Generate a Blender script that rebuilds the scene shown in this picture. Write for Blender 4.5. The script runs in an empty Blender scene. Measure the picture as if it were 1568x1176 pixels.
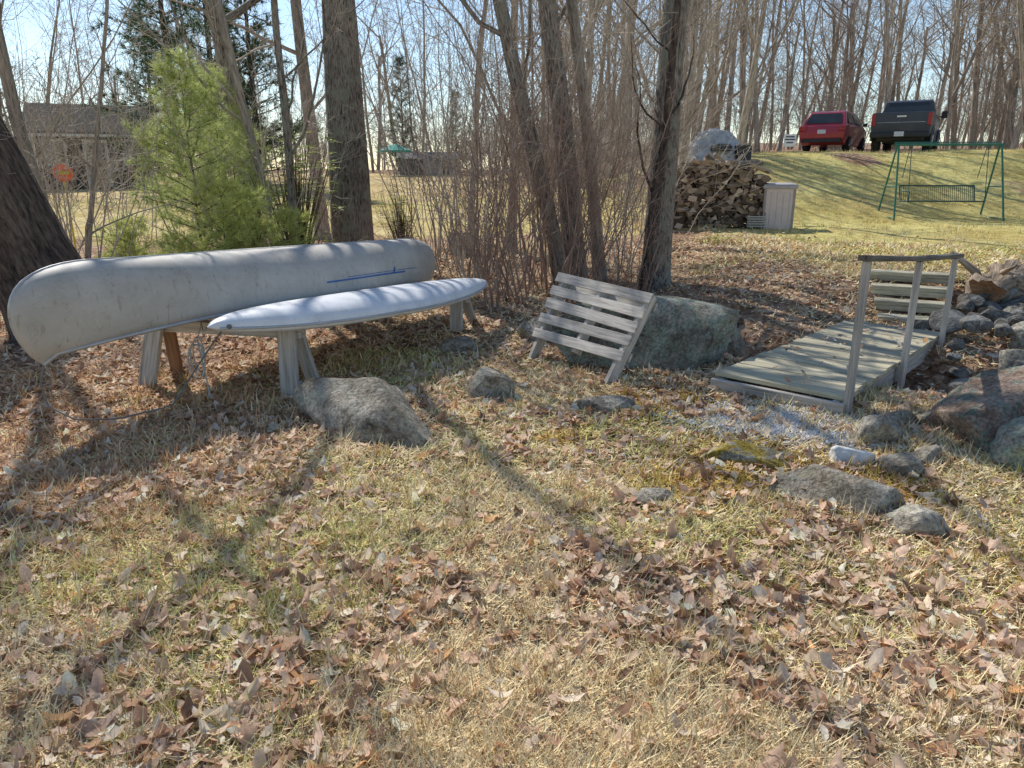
import bpy, math, random
import numpy as np
from mathutils import Vector, Matrix
R=np.random.RandomState(7); random.seed(7)
scene=bpy.context.scene
# ------------------------------------------------------------------ helpers
def fr(a): return a-np.floor(a)
def hsh(x,y,s): return fr(np.sin(x*127.1+y*311.7+s*74.7)*43758.5453)
def vn(x,y,s=0):
    x=np.asarray(x,float); y=np.asarray(y,float)
    xi=np.floor(x); yi=np.floor(y); fx=x-xi; fy=y-yi
    fx=fx*fx*(3-2*fx); fy=fy*fy*(3-2*fy)
    a=hsh(xi,yi,s); b=hsh(xi+1,yi,s); c=hsh(xi,yi+1,s); d=hsh(xi+1,yi+1,s)
    return (a*(1-fx)+b*fx)*(1-fy)+(c*(1-fx)+d*fx)*fy
def ss(v,a,b):
    t=np.clip((np.asarray(v,float)-a)/(b-a),0,1); return t*t*(3-2*t)
CH=np.array([(12,2.5),(7,4.4),(5.0,5.2),(3.9,5.75),(2.95,6.35),(2.3,7.3),(1.7,8.4),(1.2,9.8),(.4,13)])
def chd(x,y):
    x=np.asarray(x,float); y=np.asarray(y,float)
    best=np.full(np.broadcast(x,y).shape,1e9)
    for i in range(len(CH)-1):
        a=CH[i]; b=CH[i+1]; ab=b-a; t=np.clip(((x-a[0])*ab[0]+(y-a[1])*ab[1])/(ab@ab),0,1)
        dd=np.hypot(x-a[0]-t*ab[0],y-a[1]-t*ab[1]); best=np.minimum(best,dd)
    return best
def H(x,y):
    x=np.asarray(x,float); y=np.asarray(y,float)
    z=.09*(vn(x*.45,y*.45,3)-.5)+.05*(vn(x*1.3,y*1.3,5)-.5)+.018*(vn(x*4,y*4,6)-.5)
    z=z+.03*np.maximum(y-13,0)*(1-ss(x,2,6))*(1-ss(y,60,90))+1.4*ss(y,60,90)*(1-ss(x,2,6))
    z=z+(.32+.01*np.clip(y-12,0,10))*ss(x,1.6,4.2)*ss(y,7.7,9.2)
    z=z+(1.85+.25*(vn(x*.25,y*.25,9)-.5))*ss(y,18,26.5)*ss(x,1,8)+.035*np.maximum(y-34,0)*ss(x,1,8)
    z=z-.42*np.exp(-(chd(x,y)/.55)**2)*(1-.6*ss(y,8,11))
    return z
def h(x,y): return float(H(x,y))

class MB:
    def __init__(s): s.v=[];s.pc=[];s.col=[];s.f=[];s.n=0;s.hascol=False
    def add(s,v,faces,m=0,pc=None,col=None):
        v=np.asarray(v,float); s.v.append(v); s.pc.append(v if pc is None else np.asarray(pc,float))
        if col is None: s.col.append(np.ones((len(v),3)))
        else: s.col.append(np.asarray(col,float)); s.hascol=True
        if not isinstance(faces,list): faces=[faces]
        for f in faces:
            f=np.atleast_2d(np.asarray(f,np.int64)); s.f.append((f+s.n,m))
        s.n+=len(v)
    def mesh(s,name,mats,smooth=True):
        me=bpy.data.meshes.new(name)
        v=np.concatenate(s.v).astype(np.float32)
        loops=np.concatenate([f.ravel() for f,_ in s.f]).astype(np.int32)
        tot=np.concatenate([np.full(len(f),f.shape[1]) for f,_ in s.f]).astype(np.int32)
        mi=np.concatenate([np.full(len(f),m) for f,m in s.f]).astype(np.int32)
        st=np.concatenate([[0],np.cumsum(tot)[:-1]]).astype(np.int32)
        me.vertices.add(len(v)); me.vertices.foreach_set('co',v.ravel())
        me.loops.add(len(loops)); me.loops.foreach_set('vertex_index',loops)
        me.polygons.add(len(tot)); me.polygons.foreach_set('loop_start',st)
        me.polygons.foreach_set('loop_total',tot)
        me.polygons.foreach_set('material_index',mi)
        me.polygons.foreach_set('use_smooth',np.full(len(tot),smooth))
        me.update(calc_edges=True)
        a=me.attributes.new('pc','FLOAT_VECTOR','POINT'); a.data.foreach_set('vector',np.concatenate(s.pc).astype(np.float32).ravel())
        if s.hascol:
            c=np.concatenate(s.col); c=np.hstack([c,np.ones((len(c),1))]).astype(np.float32)
            a=me.attributes.new('col','FLOAT_COLOR','POINT'); a.data.foreach_set('color',c.ravel())
        for m in mats: me.materials.append(m)
        return me
    def obj(s,name,mats,smooth=True,loc=(0,0,0),rz=0,bevel=0,parent=None):
        me=s.mesh(name,mats,smooth); o=bpy.data.objects.new(name,me); scene.collection.objects.link(o)
        o.location=loc; o.rotation_euler=(0,0,rz)
        if bevel:
            b=o.modifiers.new('bev','BEVEL'); b.width=bevel; b.segments=2; b.limit_method='ANGLE'
        if parent: o.parent=parent
        return o
def empty(name,loc=(0,0,0),rz=0):
    o=bpy.data.objects.new(name,None); scene.collection.objects.link(o); o.location=loc; o.rotation_euler=(0,0,rz); return o
BOXF=np.array([[0,1,3,2],[4,6,7,5],[0,4,5,1],[2,3,7,6],[0,2,6,4],[1,5,7,3]])
def plank(mb,p0,p1,w,t,up=(0,0,1),m=0):
    p0=np.array(p0,float);p1=np.array(p1,float); d=p1-p0; L=np.linalg.norm(d); d/=L
    up=np.array(up,float); s=np.cross(d,up); s/=np.linalg.norm(s); u=np.cross(s,d)
    v=[];pc=[]; off=R.rand(3)*40
    for a in (0,L):
        for b in (-w/2,w/2):
            for c in (-t/2,t/2):
                v.append(p0+d*a+s*b+u*c); pc.append(off+np.array([a,b,c]))
    mb.add(v,BOXF,m,pc)
def box(mb,c,sz,m=0): 
    c=np.array(c,float); plank(mb,c-[0,sz[1]/2,0],c+[0,sz[1]/2,0],sz[0],sz[2],(0,0,1),m)
def tube(mb,pts,rad,sides=8,m=0,cap=False,col=None):
    pts=np.asarray(pts,float); n=len(pts); rad=np.broadcast_to(np.asarray(rad,float),(n,))
    tan=np.gradient(pts,axis=0); tan/=np.linalg.norm(tan,axis=1)[:,None]+1e-9
    ref=np.array([0,0,1.]) if abs(tan[0][2])<.8 else np.array([1.,0,0])
    u=np.cross(tan,ref); u/=np.linalg.norm(u,axis=1)[:,None]+1e-9; w=np.cross(tan,u)
    a=np.arange(sides)*2*math.pi/sides; ca=np.cos(a)[None,:,None]; sa=np.sin(a)[None,:,None]
    v=pts[:,None,:]+rad[:,None,None]*(ca*u[:,None,:]+sa*w[:,None,:])
    seg=np.concatenate([[0],np.cumsum(np.linalg.norm(np.diff(pts,axis=0),axis=1))])
    off=R.rand()*50
    pc=np.stack([np.repeat(seg[:,None],sides,1)+off, rad[:,None]*np.cos(a)[None,:]+off*.3, rad[:,None]*np.sin(a)[None,:]],-1)
    i=np.arange(n-1)[:,None]*sides; j=np.arange(sides)[None,:]; k=(j+1)%sides
    f=np.stack([i+j,i+k,i+sides+k,i+sides+j],-1).reshape(-1,4)
    fs=[f]
    if cap: fs+=[np.arange(sides)[::-1][None,:],(np.arange(sides)+(n-1)*sides)[None,:]]
    mb.add(v.reshape(-1,3),fs,m,pc.reshape(-1,3),None if col is None else np.tile(col,(n*sides,1)))
def prism(mb,prof,hw,m=0):
    n=len(prof); hw=np.broadcast_to(np.asarray(hw,float),(n,))
    L=[(-hw[i],prof[i][0],prof[i][1]) for i in range(n)]; Rr=[(hw[i],prof[i][0],prof[i][1]) for i in range(n)]
    q=[[i,(i+1)%n,n+(i+1)%n,n+i] for i in range(n)]
    mb.add(L+Rr,[np.array(q),np.arange(n)[::-1][None,:],(np.arange(n)+n)[None,:]],m)
def quad(mb,p,m=0): mb.add(p,np.array([[0,1,2,3]]),m)
# ------------------------------------------------------------------ materials
def newmat(name):
    m=bpy.data.materials.new(name); m.use_nodes=True; nt=m.node_tree; return m,nt,nt.nodes['Principled BSDF']
def ramp(nt,fac,stops):
    r=nt.nodes.new('ShaderNodeValToRGB'); nt.links.new(fac,r.inputs[0])
    e=r.color_ramp.elements
    while len(e)<len(stops): e.new(.5)
    for i,(p,c) in enumerate(stops): e[i].position=p; e[i].color=(*c,1)
    return r.outputs[0]
def noise(nt,vec,scale,detail=6,rough=.6,dist=0):
    n=nt.nodes.new('ShaderNodeTexNoise'); n.inputs['Scale'].default_value=scale; n.inputs['Detail'].default_value=detail
    n.inputs['Roughness'].default_value=rough; n.inputs['Distortion'].default_value=dist
    if vec is not None: nt.links.new(vec,n.inputs['Vector'])
    return n.outputs['Fac']
def mapping(nt,vec,scale):
    n=nt.nodes.new('ShaderNodeMapping'); n.inputs['Scale'].default_value=scale; nt.links.new(vec,n.inputs[0]); return n.outputs[0]
def attr(nt,name,out='Vector'):
    n=nt.nodes.new('ShaderNodeAttribute'); n.attribute_name=name; return n.outputs[out]
def mix(nt,f,a,b,mode='MIX'):
    n=nt.nodes.new('ShaderNodeMix'); n.data_type='RGBA'; n.blend_type=mode
    for s,v in ((n.inputs[0],f),(n.inputs[6],a),(n.inputs[7],b)):
        if hasattr(v,'is_linked') : nt.links.new(v,s)
        elif isinstance(v,tuple): s.default_value=(*v,1)
        else: s.default_value=v
    return n.outputs[2]
def bump(nt,b,hgt,strength,dist=.02):
    n=nt.nodes.new('ShaderNodeBump'); n.inputs['Strength'].default_value=strength; n.inputs['Distance'].default_value=dist
    nt.links.new(hgt,n.inputs['Height']); nt.links.new(n.outputs[0],b.inputs['Normal'])
def grain(name,stops,sc=(2,30,30),bs=.6,bd=.01,rough=.85,moss=None,detail=4,tintvar=True):
    m,nt,b=newmat(name); v=attr(nt,'pc'); f=noise(nt,mapping(nt,v,sc),1,detail,.65,.3)
    c=ramp(nt,f,stops)
    if tintvar:
        g=noise(nt,mapping(nt,v,(.7,.7,.7)),1,1); tint=ramp(nt,g,[(.3,(.68,.68,.68)),(.7,(1.18,1.14,1.08))]); c=mix(nt,1.0,c,tint,'MULTIPLY')
    if moss:
        geo=nt.nodes.new('ShaderNodeNewGeometry'); p=noise(nt,geo.outputs['Position'],5,3)
        k=ramp(nt,p,[(.5,(0,0,0)),(.62,(.7,.7,.7))]); c=mix(nt,k,c,moss)
    nt.links.new(c,b.inputs['Base Color']); b.inputs['Roughness'].default_value=rough
    if bs: bump(nt,b,f,bs,bd)
    return m
def simple(name,col,rough=.5,metal=0,var=.15,scale=8,coat=0,bs=0):
    m,nt,b=newmat(name); tc=nt.nodes.new('ShaderNodeTexCoord'); f=noise(nt,tc.outputs['Object'],scale,4)
    c=ramp(nt,f,[(.3,tuple(x*(1-var) for x in col)),(.7,tuple(min(1,x*(1+var)) for x in col))])
    nt.links.new(c,b.inputs['Base Color']); b.inputs['Roughness'].default_value=rough; b.inputs['Metallic'].default_value=metal
    if coat: b.inputs['Coat Weight'].default_value=coat
    if bs: bump(nt,b,f,bs,.01)
    return m
def vcol(name,rough=.8,trans=0,tex=True):
    m,nt,b=newmat(name); c=attr(nt,'col','Color')
    if tex:
        g=noise(nt,attr(nt,'pc'),60,2); t=ramp(nt,g,[(.3,(.78,.78,.78)),(.7,(1.1,1.1,1.1))]); c=mix(nt,1.0,c,t,'MULTIPLY')
    nt.links.new(c,b.inputs['Base Color']); b.inputs['Roughness'].default_value=rough
    b.inputs['Specular IOR Level'].default_value=.25
    if trans:
        tr=nt.nodes.new('ShaderNodeBsdfTranslucent'); nt.links.new(c,tr.inputs[0])
        ms=nt.nodes.new('ShaderNodeMixShader'); ms.inputs[0].default_value=trans
        nt.links.new(b.outputs[0],ms.inputs[1]); nt.links.new(tr.outputs[0],ms.inputs[2])
        nt.links.new(ms.outputs[0],nt.nodes['Material Output'].inputs[0])
    return m
M_greywood=grain('weathered_wood',[(.25,(.17,.15,.13)),(.42,(.44,.41,.37)),(.7,(.68,.64,.59))],(3,45,45))
M_deck=grain('deck_wood',[(.25,(.18,.155,.10)),(.45,(.44,.40,.28)),(.7,(.66,.61,.45))],(3,40,40))
M_brownwood=grain('brown_wood',[(.25,(.16,.08,.04)),(.6,(.38,.21,.11)),(.8,(.45,.28,.16))],(3,35,35))
M_bark=grain('bark_grey',[(.36,(.05,.042,.035)),(.46,(.23,.195,.165)),(.6,(.44,.39,.335)),(.8,(.6,.555,.49))],(9,55,55),1.0,.05,.95,(.34,.34,.26),5)
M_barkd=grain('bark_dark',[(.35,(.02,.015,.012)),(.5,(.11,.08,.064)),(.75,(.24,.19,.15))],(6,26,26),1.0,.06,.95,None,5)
M_barkl=grain('bark_light',[(.3,(.16,.135,.11)),(.5,(.36,.31,.255)),(.75,(.55,.485,.405))],(6,35,35),.6,.02,.95,None,3)
M_far=grain('bark_far',[(.3,(.20,.165,.135)),(.5,(.40,.34,.28)),(.75,(.60,.53,.44))],(2,14,14),0,.02,.95,None,2)
M_twigl=grain('twig_pale',[(.3,(.33,.275,.22)),(.7,(.62,.54,.44))],(3,10,10),0,.005,.8,None,1,False)
M_twig=grain('twig_brown',[(.3,(.22,.13,.10)),(.7,(.45,.31,.23))],(3,20,20),0,.005,.8,None,1,False)
M_needle=vcol('pine_needles',.6,.4,False)
M_leaf=vcol('dry_leaf',.65,.3)
M_blade=vcol('dry_grass',.8,0,False)
def rockmat(name,base,dark,lich,amt=.5):
    m,nt,b=newmat(name); geo=nt.nodes.new('ShaderNodeNewGeometry'); o=geo.outputs['Position']
    f=noise(nt,o,7,7,.72,.4); g=noise(nt,o,45,4,.7); p=noise(nt,o,9,6,.7); p2=noise(nt,o,2.5,5,.7)
    c=ramp(nt,f,[(.32,dark),(.5,base),(.68,tuple(min(1,x*1.5) for x in base))])
    k=ramp(nt,p,[(amt,(0,0,0)),(amt+.05,(1,1,1))]); c=mix(nt,k,c,lich)
    k=ramp(nt,p2,[(.40,(.62,.58,.52)),(.58,(1.1,1.1,1.08))]); c=mix(nt,1.0,c,k,'MULTIPLY')
    sp=ramp(nt,g,[(.35,(.5,.5,.5)),(.6,(1.15,1.15,1.15))]); c=mix(nt,1.0,c,sp,'MULTIPLY')
    nt.links.new(c,b.inputs['Base Color']); b.inputs['Roughness'].default_value=.95; b.inputs['Specular IOR Level'].default_value=.2
    bb=mix(nt,.4,f,g); bump(nt,b,bb,1.0,.05); return m
M_rock=rockmat('rock_grey',(.45,.405,.34),(.18,.155,.13),(.46,.44,.36),.52)
M_rockg=rockmat('rock_lichen',(.38,.355,.30),(.12,.115,.095),(.36,.41,.335),.49)
M_rockp=rockmat('rock_pink',(.50,.375,.30),(.22,.16,.13),(.31,.35,.29),.51)
M_rockm=rockmat('rock_moss',(.38,.36,.30),(.17,.15,.12),(.38,.29,.06),.46)
SPOTS=((1.35,3.85,.38),(.95,3.55,.25),(.9,4.95,.28),(2.0,3.55,.28),(.3,4.3,.15),(2.4,2.6,.3),(1.25,4.9,.2))
def mossy(x,y):
    v=0*x
    for a,b_,r in SPOTS: v=v+np.exp(-((x-a)**2+(y-b_)**2)/r**2)
    return np.clip(v,0,1)
def groundmat():
    m,nt,b=newmat('ground_soil_grass'); geo=nt.nodes.new('ShaderNodeNewGeometry'); P=geo.outputs['Position']
    n1=noise(nt,P,1.3,5); n2=noise(nt,P,30,4,.8); n4=noise(nt,P,6,4,.7); n5=noise(nt,P,.45,5,.7)
    straw=ramp(nt,n2,[(.3,(.30,.21,.11)),(.5,(.64,.49,.27)),(.7,(.88,.71,.42))])
    green=ramp(nt,n2,[(.3,(.25,.21,.07)),(.5,(.56,.49,.18)),(.7,(.80,.70,.32))])
    vo=nt.nodes.new('ShaderNodeTexVoronoi'); vo.inputs['Scale'].default_value=15; nt.links.new(P,vo.inputs['Vector'])
    sep=nt.nodes.new('ShaderNodeSeparateColor'); nt.links.new(vo.outputs['Color'],sep.inputs[0])
    leaf=ramp(nt,sep.outputs[0],[(0,(.13,.08,.05)),(.4,(.35,.21,.14)),(.75,(.53,.36,.24)),(1,(.72,.54,.39))])
    leaf=mix(nt,.4,leaf,ramp(nt,n2,[(.35,(.12,.075,.05)),(.65,(.52,.36,.24))]))
    a=attr(nt,'col','Color'); s2=nt.nodes.new('ShaderNodeSeparateColor'); nt.links.new(a,s2.inputs[0])
    def thresh(x,nn,k,w=.12):
        ad=nt.nodes.new('ShaderNodeMath'); ad.operation='MULTIPLY_ADD'; nt.links.new(nn,ad.inputs[0]); ad.inputs[1].default_value=k; nt.links.new(x,ad.inputs[2])
        return ramp(nt,ad.outputs[0],[(.42+k/2-w,(0,0,0)),(min(1,.42+k/2+w),(1,1,1))])
    c=mix(nt,thresh(s2.outputs[1],n4,.8,.25),straw,green)
    lt=nt.nodes.new('ShaderNodeMath'); lt.operation='MULTIPLY_ADD'; nt.links.new(n1,lt.inputs[0]); lt.inputs[1].default_value=.6; nt.links.new(s2.outputs[0],lt.inputs[2])
    c=mix(nt,ramp(nt,lt.outputs[0],[(.72,(0,0,0)),(.95,(1,1,1))]),c,leaf)
    c=mix(nt,s2.outputs[2],c,(.44,.29,.08))
    v=ramp(nt,n4,[(.3,(.62,.59,.56)),(.62,(1.12,1.12,1.12))]); c=mix(nt,1.0,c,v,'MULTIPLY')
    v=ramp(nt,n5,[(.38,(.78,.71,.62)),(.6,(1.08,1.08,1.08))]); c=mix(nt,1.0,c,v,'MULTIPLY')
    nt.links.new(c,b.inputs['Base Color']); b.inputs['Roughness'].default_value=1; b.inputs['Specular IOR Level'].default_value=.1
    bump(nt,b,n2,.5,.02); return m
def leafy(x,y):
    l=.33+.6*(vn(x*.8,y*.8,11)-.5)
    l=l+.65*ss(y,5.2,6.8)*(1-ss(x,2.4,5.0)*ss(y,8.0,9.5))*(1-ss(y,13,19))
    l=l+.7*np.exp(-(chd(x,y)/.9)**2)
    l=l+.28*ss(-x,1.0,3.2)*ss(y,2.2,4.0)*(1-ss(y,14,18))
    l=l+.9*ss(y,29,36)*ss(x,0,6)+.6*ss(y,55,60)
    l=l+.5*np.exp(-((x-.1)**2+(y-4.4)**2)/1.1)
    l=l-.25*ss(x,3,6)*ss(y,10,12)*(1-ss(y,27,30))-.1*ss(-x,3,5)*ss(y,16,18)
    l=l+.55*ss(vn(x*.45,y*.6,13),.48,.72)*ss(y,17,20)*(1-ss(y,26,29))*ss(x,2,6)
    return np.clip(l,0,1)
def greeny(x,y):
    return np.clip(.18+.26*ss(y,9,14)+.20*ss(x,4,7)*ss(y,9,12)-.2*ss(y,28,32)+.3*(vn(x*.5,y*.5,44)-.5),0,1)
# ------------------------------------------------------------------ ground
def axis(a,b,st,lo,hi):
    c=list(np.arange(a,b,st)); s=st; p=c[-1]
    while p<hi: s*=1.12; p+=s; c.append(p)
    s=st; p=a
    while p>lo: s*=1.12; p-=s; c.insert(0,p)
    return np.array(c)
gx=axis(-7,9,.1,-260,260); gy=axis(-1,14,.1,-12,420)
X,Y=np.meshgrid(gx,gy); Z=H(X,Y); nx=len(gx); ny=len(gy)
i=np.arange(ny-1)[:,None]*nx+np.arange(nx-1)[None,:]
gm=MB(); V=np.stack([X,Y,Z],-1).reshape(-1,3)
gm.add(V,np.stack([i,i+1,i+nx+1,i+nx],-1).reshape(-1,4),0,None,np.stack([leafy(X,Y),greeny(X,Y),mossy(X,Y)*.8],-1).reshape(-1,3))
gm.obj('ground',[groundmat()])
# ------------------------------------------------------------------ grass + leaves
def sample(n,pw,ymax,fn,az0=88):
    out=[]; tot=0
    while tot<n:
        k=n*4; az=(R.rand(k)-.5)*math.radians(az0); d=.9*(ymax/.9)**(R.rand(k)**pw)
        x=d*np.sin(az); y=d*np.cos(az); keep=R.rand(k)<fn(x,y); x=x[keep];y=y[keep]; out.append(np.stack([x,y],1)); tot+=len(x)
    return np.concatenate(out)[:n]
def blades(P,mb,tuft=0):
    n=len(P); x,y=P[:,0],P[:,1]; d=np.hypot(x,y); z=H(x,y)
    a=R.rand(n)*2*math.pi+2.5*vn(x*2,y*2,78); el=np.radians(3+28*R.rand(n)**1.5+30*(R.rand(n)<.12)); L=(.03+.055*R.rand(n))*(1+.05*d); w=(.0014+.0009*d)
    if tuft: el=np.radians(25+50*R.rand(n)); L=(.05+.09*R.rand(n)); w=.002+.0006*d
    if tuft==2: L=.05+.08*R.rand(n); w=.004+.004*R.rand(n)
    dx=np.cos(a)*np.cos(el);dy=np.sin(a)*np.cos(el);dz=np.sin(el)
    b=np.stack([x,y,z+.001+.012*R.rand(n)*(not tuft)],1); sd=np.stack([-np.sin(a),np.cos(a),.3*R.randn(n)],1)*w[:,None]
    tip=b+np.stack([dx,dy,dz],1)*L[:,None]
    v=np.stack([b-sd,b+sd,tip],1).reshape(-1,3)
    t=R.rand(n,1); g=((vn(x*1.1,y*1.1,21)*.6+R.rand(n)*.55+.5*greeny(x,y)>.90)&(leafy(x,y)<.75))[:,None]
    c=np.array([.95,.78,.46])*(.64+.46*t); c=np.where(R.rand(n,1)<.17,np.array([.64,.44,.24])*(.6+.6*t),c)
    c=np.where(g,np.array([.62,.58,.20])*(.7+.6*t),c)
    red=(ss(-x,.6,2.2)*ss(y,2.3,3.6)*.7+.08>R.rand(n))[:,None]; c=np.where(red,np.array([.72,.44,.24])*(.6+.7*t),c)
    mo=(mossy(x,y)>R.rand(n))[:,None]; c=np.where(mo,np.array([.58,.40,.10])*(.6+.7*t),c)
    mb.add(v,np.arange(n*3).reshape(-1,3),0,None,np.repeat(np.clip(c,0,.95),3,0))
gb=MB()
blades(sample(320000,.85,15,lambda x,y: np.clip(1.15-.95*leafy(x,y)-.8*(chd(x,y)<.5),.07,1)*(.45+.55*(vn(x*5,y*5,77)>.35))),gb)
tc_=sample(1700,.9,12,lambda x,y: np.clip(.9-leafy(x,y)-.8*(chd(x,y)<.5),.02,1))
blades(np.repeat(tc_,16,0)+R.randn(1700*16,2)*.018,gb,1)
k=3600; hx=2+18*R.rand(k); hy=9+19*R.rand(k); m_=(R.rand(k)<np.clip(1-leafy(hx,hy),.1,1))&(hx>2.2+.1*hy); tc_=np.stack([hx[m_],hy[m_]],1)
blades(np.repeat(tc_,9,0)+R.randn(len(tc_)*9,2)*.05,gb,2)
gb.obj('grass',[M_blade],smooth=False)
def leafmesh(n,ymax,pw):
    P=sample(n,pw,ymax,lambda x,y: np.clip(leafy(x,y)**1.25*(.16+1.15*ss(vn(x*1.9,y*1.9,31)*.55+vn(x*5,y*5,32)*.45,.40,.62))+.02,0,1))
    x,y=P[:,0],P[:,1]; z=H(x,y)
    al=(x-1.54)*.665+(y-5.28)*.747; ac=(x-1.54)*.747-(y-5.28)*.665
    ondeck=(al>0)&(al<3.05)&(ac>0)&(ac<.88)&(R.rand(n)<.06); z=np.where(ondeck,.152-.07*al/3.08,z)
    K=14; th=np.arange(K)*2*math.pi/K
    r1=np.array([1,.72,.80,.42,.62,.34,.62,.55,.62,.34,.62,.42,.80,.72])
    r2=np.array([1,.8,.62,.5,.47,.5,.66,.9,.66,.5,.47,.5,.62,.8])
    kind=R.rand(n)<.6
    r=np.where(kind[:,None],r1,r2)*(1+.2*(R.rand(n,K)-.5))
    S=(.020+.032*R.rand(n)**1.2)[:,None]
    lx=r*np.cos(th)*S*1.2; ly=r*np.sin(th)*S*.9
    cu=(R.rand(n,1)-.35)*24; cv=(R.rand(n,1)-.35)*32; tw=(R.rand(n,1)-.5)*28
    lz=cu*lx*lx+cv*ly*ly+tw*lx*ly+.005*R.rand(n,K)
    pts=np.stack([lx,ly,lz],-1); pts=np.concatenate([np.zeros((n,1,3)),pts],1)
    yaw=R.rand(n)*6.283; pit=np.radians(R.randn(n)*20); rol=np.radians(R.randn(n)*20)
    def rot(p,ax,a):
        c=np.cos(a)[:,None]; s=np.sin(a)[:,None]; q=p.copy(); i,j=[(1,2),(2,0),(0,1)][ax]
        q[...,i]=p[...,i]*c-p[...,j]*s; q[...,j]=p[...,i]*s+p[...,j]*c; return q
    pts=rot(rot(rot(pts,0,rol),1,pit),2,yaw)
    pts[...,0]+=x[:,None]; pts[...,1]+=y[:,None]; pts[...,2]+=(z+.012+.022*R.rand(n))[:,None]
    pal=np.array([(.84,.64,.45),(.72,.49,.34),(.50,.30,.19),(.92,.77,.60),(.30,.18,.11),(.78,.56,.41),(.60,.34,.19),(.74,.42,.19)])
    c=pal[R.choice(8,n,p=[.2,.18,.14,.17,.08,.14,.06,.03])]*(.78+.4*R.rand(n,1))
    base=np.arange(n)[:,None,None]*(K+1); a=np.arange(K); tri=np.stack([0*a,1+a,1+(a+1)%K],-1)[None]
    mb=MB(); mb.add(pts.reshape(-1,3),(base+tri).reshape(-1,3),0,None,np.repeat(np.clip(c,0,.92),K+1,0)); mb.obj('fallen_leaves',[M_leaf],smooth=True)
leafmesh(26000,17,.75)
tw=MB()
for k in range(200):
    p=sample(1,.8,9,lambda x,y:0*x+1)[0]; a=R.rand()*6.28; L=.06+.25*R.rand(); z=h(*p)+.015
    q=[p+np.array([math.cos(a+.3*R.randn()),math.sin(a+.3*R.randn())])*L*t for t in (0,.5,1)]
    tube(tw,[(q[0][0],q[0][1],z),(q[1][0],q[1][1],z+.02),(q[2][0],q[2][1],z)],[.004,.003,.002],4)
tw.obj('fallen_twigs',[M_barkl])
# ------------------------------------------------------------------ rocks
_ic={}
def ico(n):
    if n not in _ic:
        import bmesh
        bm=bmesh.new(); bmesh.ops.create_icosphere(bm,subdivisions=n,radius=1)
        _ic[n]=(np.array([v.co[:] for v in bm.verts]),np.array([[v.index for v in f.verts] for f in bm.faces])); bm.free()
    return _ic[n]
def rockshape(seed,big=True,np_=18,rough=.06):
    rs=np.random.RandomState(seed); v,f=ico(5 if big else 3); v=v.copy()
    for k in range(np_):
        n=rs.randn(3); n/=np.linalg.norm(n); dd=.52+.36*rs.rand(); e=np.maximum(v@n-dd,0); v=v-e[:,None]*n*.97
    o=rs.rand()*20
    a=v[:,0]+.7*v[:,2]+o; b=v[:,1]-.6*v[:,2]
    nn=(vn(a*2.5,b*2.5,seed)-.5)+.6*(np.abs(vn(a*6,b*6,seed+1)-.5)*2-.4)+.3*(vn(a*14,b*14,seed+2)-.5)
    v=v*(1+rough*1.6*nn[:,None]); return v,f
def boulder(x,y,sx,sy,sz,rz,seed,mat,sink=.3,tilt=(0,0),name='boulder'):
    v,f=rockshape(seed); v=v/np.abs(v).max(0)*np.array([sx,sy,sz]); mb=MB()
    Rm=np.array(Matrix.Rotation(tilt[0],3,'X')@Matrix.Rotation(tilt[1],3,'Y')); v=v@Rm.T
    mb.add(v,f); mb.obj(name,[mat],True,(x,y,h(x,y)+sz*(1-2*sink)*.5),rz)
boulder(-1.0,4.62,.66,.30,.27,math.radians(-38),3,M_rock,.3,(0,.2))
boulder(-.13,5.3,.22,.16,.19,.3,5,M_rock,.38)
boulder(-.5,6.65,.2,.15,.13,0,6,M_rock,.3)
boulder(1.2,6.28,.86,.50,.42,-.18,8,M_rockg,.14)
boulder(.32,7.1,.28,.22,.2,0,9,M_rock,.3)
boulder(1.3,8.4,.35,.3,.36,.4,10,M_rock,.3)
boulder(2.08,6.85,.24,.22,.36,.5,12,M_rockg,.3)
boulder(2.45,8.3,.3,.25,.2,.2,13,M_rock,.4)
boulder(.67,4.85,.22,.15,.09,.1,14,M_rock,.40)
boulder(1.35,3.95,.32,.20,.10,.1,15,M_rockm,.40)
boulder(.72,3.4,.16,.10,.05,.1,16,M_rock,.42)
boulder(1.66,3.42,.36,.19,.13,-.45,17,M_rock,.38)
boulder(1.94,3.16,.18,.14,.12,-.2,18,M_rock,.33)
boulder(2.26,4.22,.18,.16,.16,.3,19,M_rock,.2)
boulder(1.95,3.9,.14,.10,.10,.3,20,simple('rock_pale',(.66,.65,.61),.9,0,.25,14,0,.5),.25)
boulder(2.17,3.8,.16,.12,.11,.6,21,M_rock,.3)
boulder(2.42,3.95,.12,.09,.08,1.2,31,M_rock,.3); boulder(2.5,4.45,.14,.10,.10,.2,32,M_rock,.3)
boulder(3.1,4.3,.55,.48,.34,.2,22,M_rockp,.28,(.15,0))
boulder(3.2,3.75,.5,.32,.28,-.3,23,M_rockg,.3)
boulder(4.45,6.15,.26,.2,.2,.4,27,M_rock,.2); boulder(4.9,6.7,.3,.24,.22,1.0,28,M_rock,.15)
sp=MB()
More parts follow.
